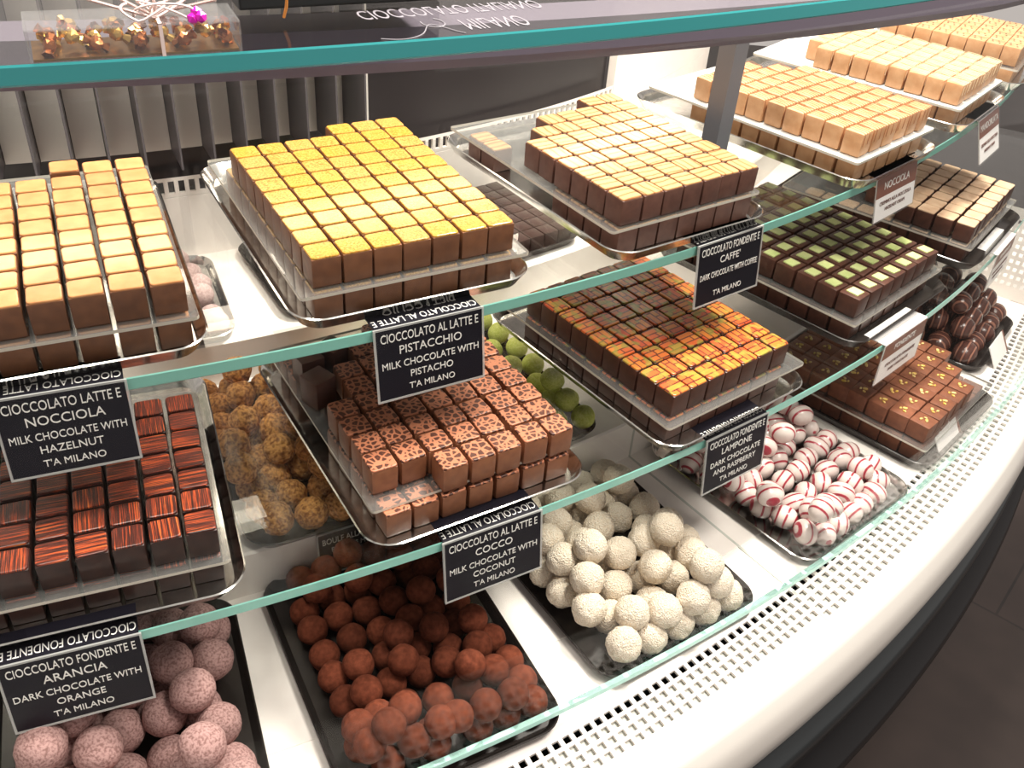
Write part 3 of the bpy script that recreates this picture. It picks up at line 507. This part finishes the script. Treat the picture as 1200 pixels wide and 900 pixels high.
# ------------------------------------------------------------------ heaps of truffles and eggs
def ball(name, r, m, rough=.03, sub=3, sc=(1, 1, 1), seed=0):
    rnd = random.Random(seed); bm = bmesh.new(); bmesh.ops.create_icosphere(bm, subdivisions=sub, radius=1)
    ph = [(Vector((rnd.gauss(0, 1), rnd.gauss(0, 1), rnd.gauss(0, 1))).normalized(), rnd.uniform(1.5, 5), rnd.uniform(0, 6)) for _ in range(9)]
    for v in bm.verts:
        n = v.co.normalized(); d = sum(math.sin(a.dot(n)*f*1.6+p) for a, f, p in ph)/9
        v.co = Vector((n.x*sc[0], n.y*sc[1], n.z*sc[2]))*r*S*(1+rough*2.2*d+rnd.uniform(-rough, rough)*(.35 if rough < .04 else .75))
    return obj(name, bm, m, None, True)
HEAP = { # name: kind, material, radius, roughness, frame, width, length, base, tray material, description, neighbour
 'mauve': ('powdered_truffle', coat_mauve, .74, .035, (104.0, 25.1), 7.8, 10.0, -29.42, dtray, 'mauve powdered truffle', 'cocoa truffle side', -1),
 'cocoa': ('cocoa_truffle', coat_cocoa, .575, .03, (104.2, 30.8), 7.5, 10.3, -29.42, dtray, 'cocoa-dusted truffle', 'mauve truffle side', 1),
 'coco': ('coconut_truffle', coat_coco, .68, .045, (103.6, 36.45), 7.5, 9.4, -29.42, dtray, 'white coconut truffle', 'cocoa truffle side', 1),
 'egg': ('striped_egg', eggm, .57, 0, (103.5, 42.8), 8.0, 9.4, -29.42, dtray, 'raspberry-striped white egg', 'coconut truffle side', 1),
 'gold': ('nut_truffle', coat_gold, .66, .06, (93.85, 30.75), 7.6, 10.2, -27.12, dtray, 'crumb-coated nut truffle', 'striped praline side', 1),
 'green': ('pistachio_truffle', coat_green, .57, .03, (93.5, 36.3), 6.4, 10.2, -27.12, dtray, 'green pistachio truffle', 'mosaic praline side', -1),
 'pink': ('rose_truffle', coat_pink, .6, .03, (82.3, 27.1), 7.2, 7.6, -24.82, steel, 'pale rose powdered truffle', 'dark cube side', -1)}
TL = {'mauve': 'black tray of mauve powdered truffles at the front of the deck', 'cocoa': 'black tray of cocoa-dusted truffles at the front of the deck', 'coco': 'black tray of white coconut truffles by the front grille',
      'egg': 'steel-edged tray of raspberry-striped eggs on the deck', 'gold': 'dark tray of crumb-coated nut truffles on the middle step', 'green': 'dark tray of green pistachio truffles on the middle step',
      'pink': 'steel tray of pale rose truffles on the uppermost step'}
for key, (name, m, r, rgh, (rho, ph), wd, lg, zb, tm, desc, nbr, side) in HEAP.items():
    (ox, oy), th = fr(rho, ph); c, s = math.cos(th), math.sin(th)
    tray('serving_tray', W(ox, oy, zb-.08), th, -wd/2-.35, wd/2+.35, -.45, lg+.1, tm if key != 'egg' else steel, TL[key], h=.42, fl=.22)
    sc = (1.14, .93, .93) if key == 'egg' else (1, 1, 1)
    protos = [ball(name, r, m, rgh, 3 if rgh < .04 else 4, sc, sd) for sd in range(3 if key != 'egg' else 1)]
    pts = []
    for p in PILES[key]:
        if key != 'mauve' or all(math.dist(p, q) > 1.73*r for q in pts): pts.append(p)
    rowh = 1.75*r; rowsd = {}
    for p in pts: rowsd.setdefault((int(max(0, p[1]-r*.4)//rowh), int(p[2] > r*1.75)), []).append(p)
    for (rw, up), ps in sorted(rowsd.items()):
        ps.sort(key=lambda q: q[0]*side)
        for i, (u, v, z) in enumerate(ps):
            # keep the heap inside its tray
            o = copy_tree(protos[i % len(protos)], W(ox+u*c-v*s, oy+u*s+v*c, zb+z), random.uniform(0, 6), random.uniform(-.5, .5) if key == 'egg' else random.uniform(0, 6), random.uniform(-.5, .5))
            rt = 'front row' if rw == 0 else ORD[min(rw, 13)]+' row back'
            tag(o, f'{desc}, {"upper" if up else "bottom"} layer, {rt}, {ORD[min(i, 13)]} from the {nbr}', 'truffle' if key != 'egg' else 'chocolate egg', name.replace('_', ' ')+'s heaped on their tray')
    for p in protos: bpy.data.objects.remove(p)
# dark striped eggs in a clear-lidded heap at the far end of the deck
(ox, oy), th = fr(101.7, 54.3); c, s = math.cos(th), math.sin(th)
tray('serving_tray', W(ox, oy, DK), th, -4.0, 4.0, -.4, 8.6, dtray, 'dark tray of glossy dark striped eggs at the far end')
pe = ball('dark_egg', .74, darkegg, 0, 3, (1.15, .92, .92))
for lay in range(3):
    for j in range(5-lay):
        for i in range(5-lay):
            u = -3.05+lay*.74+i*1.52+random.uniform(-.04, .04); v = .85+lay*.74+j*1.52; z = .08+.68+lay*1.08
            o = copy_tree(pe, W(ox+u*c-v*s, oy+u*s+v*c, DK+z), th+random.choice((0, 0, .3, 1.57)), 0, random.uniform(-.2, .2))
            tag(o, f'glossy dark striped egg, {("bottom", "middle", "top")[lay]} layer, {ORD[j]} row back, {ORD[i]} from the nut cubes', 'chocolate egg', 'dark striped eggs heaped on their tray')
bpy.data.objects.remove(pe)

# ------------------------------------------------------------------ price cards hung on the shelf edges
def card(name, rho, ph, zs, lines, label, white_=False, wdt=3.75, hgt=2.5, tilt=8, flap=1.2, flip=None, thd=None, head=None):
    o = empty(name, P(rho, ph, zs+.02), rad(ph if thd is None else thd)); tag(o, label, 'price card')
    T = Matrix.Rotation(rad(-tilt), 4, 'X')
    bm = bmesh.new(); box(bm, -wdt/2, wdt/2, -.05, 0, -hgt, 0); bmesh.ops.transform(bm, matrix=T, verts=bm.verts)
    n0 = len(bm.verts); bm.verts.ensure_lookup_table(); box(bm, -wdt/2, wdt/2, -.04, flap, .0, .05)
    obj('card', bm, card_w if white_ else card_m, o)
    bm = bmesh.new(); e = .07                                         # clear holder showing as a pale rim
    for x0, x1, z0, z1 in ((-wdt/2-e, wdt/2+e, -hgt-e, -hgt-.005), (-wdt/2-e, -wdt/2-.005, -hgt, 0), (wdt/2+.005, wdt/2+e, -hgt, 0), (-wdt/2-e, wdt/2+e, .0, .06)):
        box(bm, x0, x1, -.07, .0, z0, z1)
    bmesh.ops.transform(bm, matrix=T, verts=bm.verts); obj('clear_holder', bm, wrapclear if white_ else ac_edge_thin, o)
    if head:
        bm = bmesh.new(); box(bm, -wdt/2, wdt/2, -.06, -.05, -hgt*head[1], -.03); bmesh.ops.transform(bm, matrix=T, verts=bm.verts); obj('header_band', bm, card_b, o)
    bm = bmesh.new()
    for txt, y, size, ink in lines:
        w_ = text_width(txt, 1.); sx = min(.94, (wdt-.3)/(w_*size))
        text_into(bm, txt, size, T @ Matrix.Translation(Vector((0, -.068, -y*hgt))*S) @ Matrix.Rotation(rad(90), 4, 'X') @ Matrix.Diagonal((sx, 1, 1, 1)), .006, ink)
    if flip:
        for k_, t_ in enumerate(flip):
            w_ = text_width(t_, 1.); sx = min(1.0, (wdt-.1)/(w_*.46))
            text_into(bm, t_, .46, Matrix.Translation(Vector((0, .33+.52*k_, .058))*S) @ Matrix.Rotation(math.pi, 4, 'Z') @ Matrix.Diagonal((sx, 1, 1, 1)), .004, 0)
    obj('lettering', bm, [ink_w, ink_d], o)
ac_edge_thin = thin_glass('holder_rim', (.8, .8, .8, 1), 1.45, .1, .35)
def dark_lines(a, b, c1, d=None, one=False):
    L = [(a, .13, .44, 0), (b, .32, .42, 0), (c1, .52, .35, 0)]
    if d: L.append((d, .69, .35, 0))
    L.append(("T'A MILANO", .87, .32, 0)); return L
card('price_card', 96.95, 25.4, ZT, dark_lines('CIOCCOLATO LATTE E', 'NOCCIOLA', 'MILK CHOCOLATE WITH', 'HAZELNUT'), 'black card in front of the hazelnut cubes, hung on the upper shelf', wdt=3.35, flip=['CIOCCOLATO LATTE E'])
card('price_card', 96.95, 31.86, ZT, dark_lines('CIOCCOLATO AL LATTE E', 'PISTACCHIO', 'MILK CHOCOLATE WITH', 'PISTACHO'), 'black card in front of the yellow pistachio cubes on the upper shelf', flip=['CIOCCOLATO AL LATTE E', 'PISTACCHIO'])
card('price_card', 96.95, 39.75, ZT, [('CIOCCOLATO FONDENTE E', .13, .44, 0), ("CAFFE'", .32, .42, 0), ('DARK CHOCOLATE WITH COFFEE', .54, .35, 0), ("T'A MILANO", .86, .32, 0)], 'black card in front of the coffee cubes on the upper shelf', wdt=3.6, flip=['CIOCCOLATO FONDENTE E'])
card('price_card', 100.35, 24.75, ZM, dark_lines('CIOCCOLATO FONDENTE E', 'ARANCIA', 'DARK CHOCOLATE WITH', 'ORANGE'), 'black card in front of the orange-striped cubes on the middle shelf', flip=['CIOCCOLATO FONDENTE E'])
card('price_card', 100.35, 32.4, ZM, dark_lines('CIOCCOLATO AL LATTE E', 'COCCO', 'MILK CHOCOLATE WITH', 'COCONUT'), 'black card in front of the leopard cubes on the middle shelf', flip=['CIOCCOLATO AL LATTE E'])
card('price_card', 100.35, 39.0, ZM, dark_lines('CIOCCOLATO FONDENTE E', 'LAMPONE', 'DARK CHOCOLATE', 'AND RASPBERRY'), 'black card in front of the mosaic cubes on the middle shelf', wdt=3.5, flip=['CIOCCOLATO FONDENTE E'])
sm = [('CREMINO ALLA NOCCIOLA', .62, .26, 1), ('HAZELNUT CREAM', .78, .24, 1)]
card('price_card', 96.95, 46.95, ZT, [('NOCCIOLA', .24, .5, 0)]+sm, 'white card with brown NOCCIOLA header before the brown-drizzled cubes', True, 3.85, 2.05, 12, .75, None, None, ('b', .46))
card('price_card', 96.95, 53.95, ZT, [('MANDORLATA', .22, .5, 0)]+sm, 'white card with brown header before the white-drizzled cubes', True, 3.6, 2.3, 20, .8, None, None, ('b', .42))
card('price_card', 100.35, 46.2, ZM, [('FONDENTE', .2, .42, 0), ('CIOCCOLATO FONDENTE', .6, .26, 1), ('DARK CHOCOLATE', .78, .24, 1)], 'white card with brown header before the green-squared cubes', True, 4.1, 2.2, 2, 1.1, None, None, ('b', .38))
card('price_card', 100.35, 53.95, ZM, [('FONDENTE', .2, .42, 0), ('CIOCCOLATO FONDENTE', .6, .26, 1), ('DARK CHOCOLATE', .78, .24, 1)], 'white card with brown header before the tan-topped cubes', True, 3.7, 2.2, 2, 1.1, None, None, ('b', .38))
card('price_card', 94.1, 30.9, -27.2, [('BOULE ALLA GIANDUIA', .2, .42, 0), ('PRALINE MORBIDE', .42, .32, 0), ("T'A MILANO", .84, .34, 0)], 'dark card on the step below the nut truffles, seen through glass', wdt=3.5, hgt=2.1, tilt=4, flap=.5)
for rho_, ph_, lab in ((103.45, 48.1, 'small white card leaning before the nut-sprinkled cubes'), (102.6, 53.9, 'small white card leaning before the dark striped eggs')):
    o = empty('price_card', P(rho_, ph_, DK+.0), rad(ph_)); tag(o, lab, 'price card')
    bm = bmesh.new(); box(bm, -1.4, 1.1, 0, .05, 0, 1.35); bmesh.ops.rotate(bm, verts=bm.verts, cent=(0, 0, 0), matrix=Matrix.Rotation(rad(-32), 3, 'X')); obj('card', bm, card_w, o)
    bm = bmesh.new(); box(bm, 1.1, 1.35, 0, .05, 0, 1.35); bmesh.ops.rotate(bm, verts=bm.verts, cent=(0, 0, 0), matrix=Matrix.Rotation(rad(-32), 3, 'X')); obj('header_band', bm, card_b, o)

# ------------------------------------------------------------------ on the top glass: sweets box with a ribbon, dark bag, lettering painted as a reflection
ZG = -5.2
o = empty('sweets_box', P(103.6, 27.25, ZG), rad(27.25)); tag(o, 'clear box of gold-wrapped sweets tied with white ribbon on the glass top', 'box')
bm = bmesh.new()
for q in ((-1.75, 1.6, 0, .03, 0, .5), (-1.75, 1.6, 1.1, 1.13, 0, .5), (-1.75, -1.72, 0, 1.13, 0, .5), (1.57, 1.6, 0, 1.13, 0, .5), (-1.75, 1.6, 0, 1.13, .48, .51)): box(bm, *q)
obj('clear_case', bm, wrapclear, o)
bm = bmesh.new(); box(bm, -1.7, 1.55, .05, 1.08, .0, .04); obj('gold_base', bm, mat('gold_board', rgb(150, 110, 60), .3, .8), o)
bm = bmesh.new(); loc_ = [Vector((.3+.6*math.sin(t*1.0)*math.cos(t*.35+k), .35+.25*math.sin(t*.7+k), .53+.26*abs(math.sin(t*.9+k))))*S for k in (0, 1.6) for t in [i*.22 for i in range(40)]]
tube(bm, loc_[:40], .022*S, 6); tube(bm, loc_[40:], .022*S, 6)
for k in range(5):
    tube(bm, [Vector((.3+(k-2)*.33*math.sin(math.pi*i/12)*1.6, .3+.08*k, .52+.36*math.sin(math.pi*i/12)*(1-.12*k)))*S for i in range(13)], .03*S, 6)
box(bm, .27, .33, -.03, 1.16, .515, .53); box(bm, .27, .33, -.03, -.01, 0, .53); obj('ribbon_bow', bm, mat('ribbon', rgb(226, 206, 200), .35), o)
foil = mat('copper_foil', rgb(176, 110, 66), .28, .85); foil2 = mat('gold_foil', rgb(206, 168, 96), .28, .85); pinkm = mat('pink_gem', rgb(226, 40, 190), .2, .2)
k_ = 0
for j in range(3):
    for i in range(9):
        bm = bmesh.new(); bmesh.ops.create_icosphere(bm, subdivisions=2, radius=.12*S)
        for v in bm.verts: v.co *= 1+random.uniform(-.14, .14)
        for e in (-1, 1):
            r1 = [bm.verts.new(Vector((e*.09, .05*math.cos(a*1.05), .05*math.sin(a*1.05)))*S) for a in range(6)]; r2 = [bm.verts.new(Vector((e*.2, .10*math.cos(a*1.05), .08*math.sin(a*1.05)))*S) for a in range(6)]
            for a in range(6): bm.faces.new((r1[a], r1[(a+1) % 6], r2[(a+1) % 6], r2[a]))
        (ox, oy), th = fr(103.6, 27.25); u, v_ = -1.42+i*.35, .25+j*.32
        q = obj('wrapped_sweet', bm, (foil, foil2)[(i+j) % 2]); q.location = W(ox+u*math.cos(th)-v_*math.sin(th), oy+u*math.sin(th)+v_*math.cos(th), ZG+.19+.13*(i % 2)); q.rotation_euler = (random.uniform(0, 6), random.uniform(-1, 1), random.uniform(0, 6))
        tag(q, f'foil-wrapped sweet inside the clear box, {ORD[j]} row, {ORD[i]} along from the dark bag', 'sweet', 'wrapped sweets in the clear box')
bm = bmesh.new()
for a, b in ((0, 0), (.13, .05), (.05, .14)): bmesh.ops.create_icosphere(bm, subdivisions=1, radius=.11*S, matrix=Matrix.Translation(Vector((a, b*.4, b*.6))*S))
q = obj('pink_gem', bm, pinkm); q.location = P(103.52, 27.72, ZG+.56); tag(q, 'shiny pink ornament lying on the clear sweets box', 'ornament')
bm = bmesh.new(); loops(bm, [(rrect(-.9, .9, 0, 1.5, .6), .0), (rrect(-1.1, 1.1, -.05, 1.6, .7), .25), (rrect(-1.1, 1.1, -.05, 1.6, .7), 1.6), (rrect(-.7, .7, .2, 1.3, .5), 2.1)])
q = obj('gift_bag', bm, noisy('brown_bag', rgb(84, 58, 52), rgb(104, 76, 70), .6, .8, .3), None, True); q.location = P(103.5, 25.35, ZG+.01); q.rotation_euler = (0, 0, rad(25)); tag(q, 'dark brown rounded bag beside the clear sweets box', 'bag')
bm = bmesh.new(); vs, _ = box(bm, -1.6, 2.6, 0, 2.4, 0, 1.5); bev(bm, .05)
q = obj('chocolate_box', bm, black_m); q.location = P(101.2, 29.3, ZG+.01); q.rotation_euler = (0, 0, rad(29)); tag(q, 'black closed box standing on the glass top behind the sweets box', 'box')
bm = bmesh.new(); tube(bm, [Vector((math.cos(t)*.25+.2*t, .1, .1+.9*math.sin(t*.5)))*S for t in [i*.4 for i in range(9)]], .03*S, 6)
q = obj('orange_ribbon', bm, mat('orange_satin', rgb(196, 124, 52), .4)); q.location = P(102.3, 28.6, ZG+.02); q.rotation_euler = (0, 0, rad(29)); tag(q, 'thin orange ribbon by the black box on the glass top', 'ribbon')
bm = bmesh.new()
refl_m = mat('painted_reflection_grey', rgb(120, 116, 122), .6)  # painted reflection: grey lettering for a sign mirrored in the top glass
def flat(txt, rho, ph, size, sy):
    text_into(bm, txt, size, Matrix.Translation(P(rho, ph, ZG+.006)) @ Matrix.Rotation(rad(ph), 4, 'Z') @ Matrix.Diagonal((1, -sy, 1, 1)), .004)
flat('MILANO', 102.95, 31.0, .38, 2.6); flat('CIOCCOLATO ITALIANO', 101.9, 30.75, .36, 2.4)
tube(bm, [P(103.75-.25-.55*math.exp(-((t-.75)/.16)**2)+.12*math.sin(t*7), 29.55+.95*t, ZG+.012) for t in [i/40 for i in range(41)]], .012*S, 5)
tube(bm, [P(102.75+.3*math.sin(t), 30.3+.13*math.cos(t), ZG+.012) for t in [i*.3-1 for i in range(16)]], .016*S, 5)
q = obj('lettering_reflection', bm, refl_m); tag(q, 'flipped MILANO lettering painted as a reflection in the glass counter top', 'lettering')

# ------------------------------------------------------------------ light
def area(name, loc, tgt, size, energy, col=(1, .93, .85)):
    l = bpy.data.lights.new(name, 'AREA'); l.size = size; l.energy = energy; l.color = col
    o = link(bpy.data.objects.new(name, l)); o.location = loc; o.rotation_euler = (Vector(tgt)-Vector(loc)).to_track_quat('-Z', 'Y').to_euler(); return o
area('ceiling_light', P(120, 42, 46), P(106, 42, DK-3), .5, 46)
area('ceiling_light', P(96, 22, 50), P(98, 32, DK), .3, 26)
area('ceiling_light', P(90, 52, 48), P(98, 40, DK), .22, 64)
wd_ = bpy.data.worlds.new('shop'); SC.world = wd_; wd_.use_nodes = True; bg = wd_.node_tree.nodes['Background']; bg.inputs[0].default_value = (1, .90, .84, 1); bg.inputs[1].default_value = .55
SC.view_settings.view_transform = 'Standard'; SC.view_settings.look = 'None'; SC.view_settings.exposure = 0; SC.view_settings.gamma = 1; SC.view_settings.use_curve_mapping = False
SC.cycles.max_bounces = 10; SC.cycles.transparent_max_bounces = 40; SC.cycles.glossy_bounces = 5; SC.cycles.diffuse_bounces = 4; SC.cycles.sample_clamp_indirect = 6; SC.cycles.use_denoising = True
SC.cycles.caustics_reflective = False; SC.cycles.caustics_refractive = False
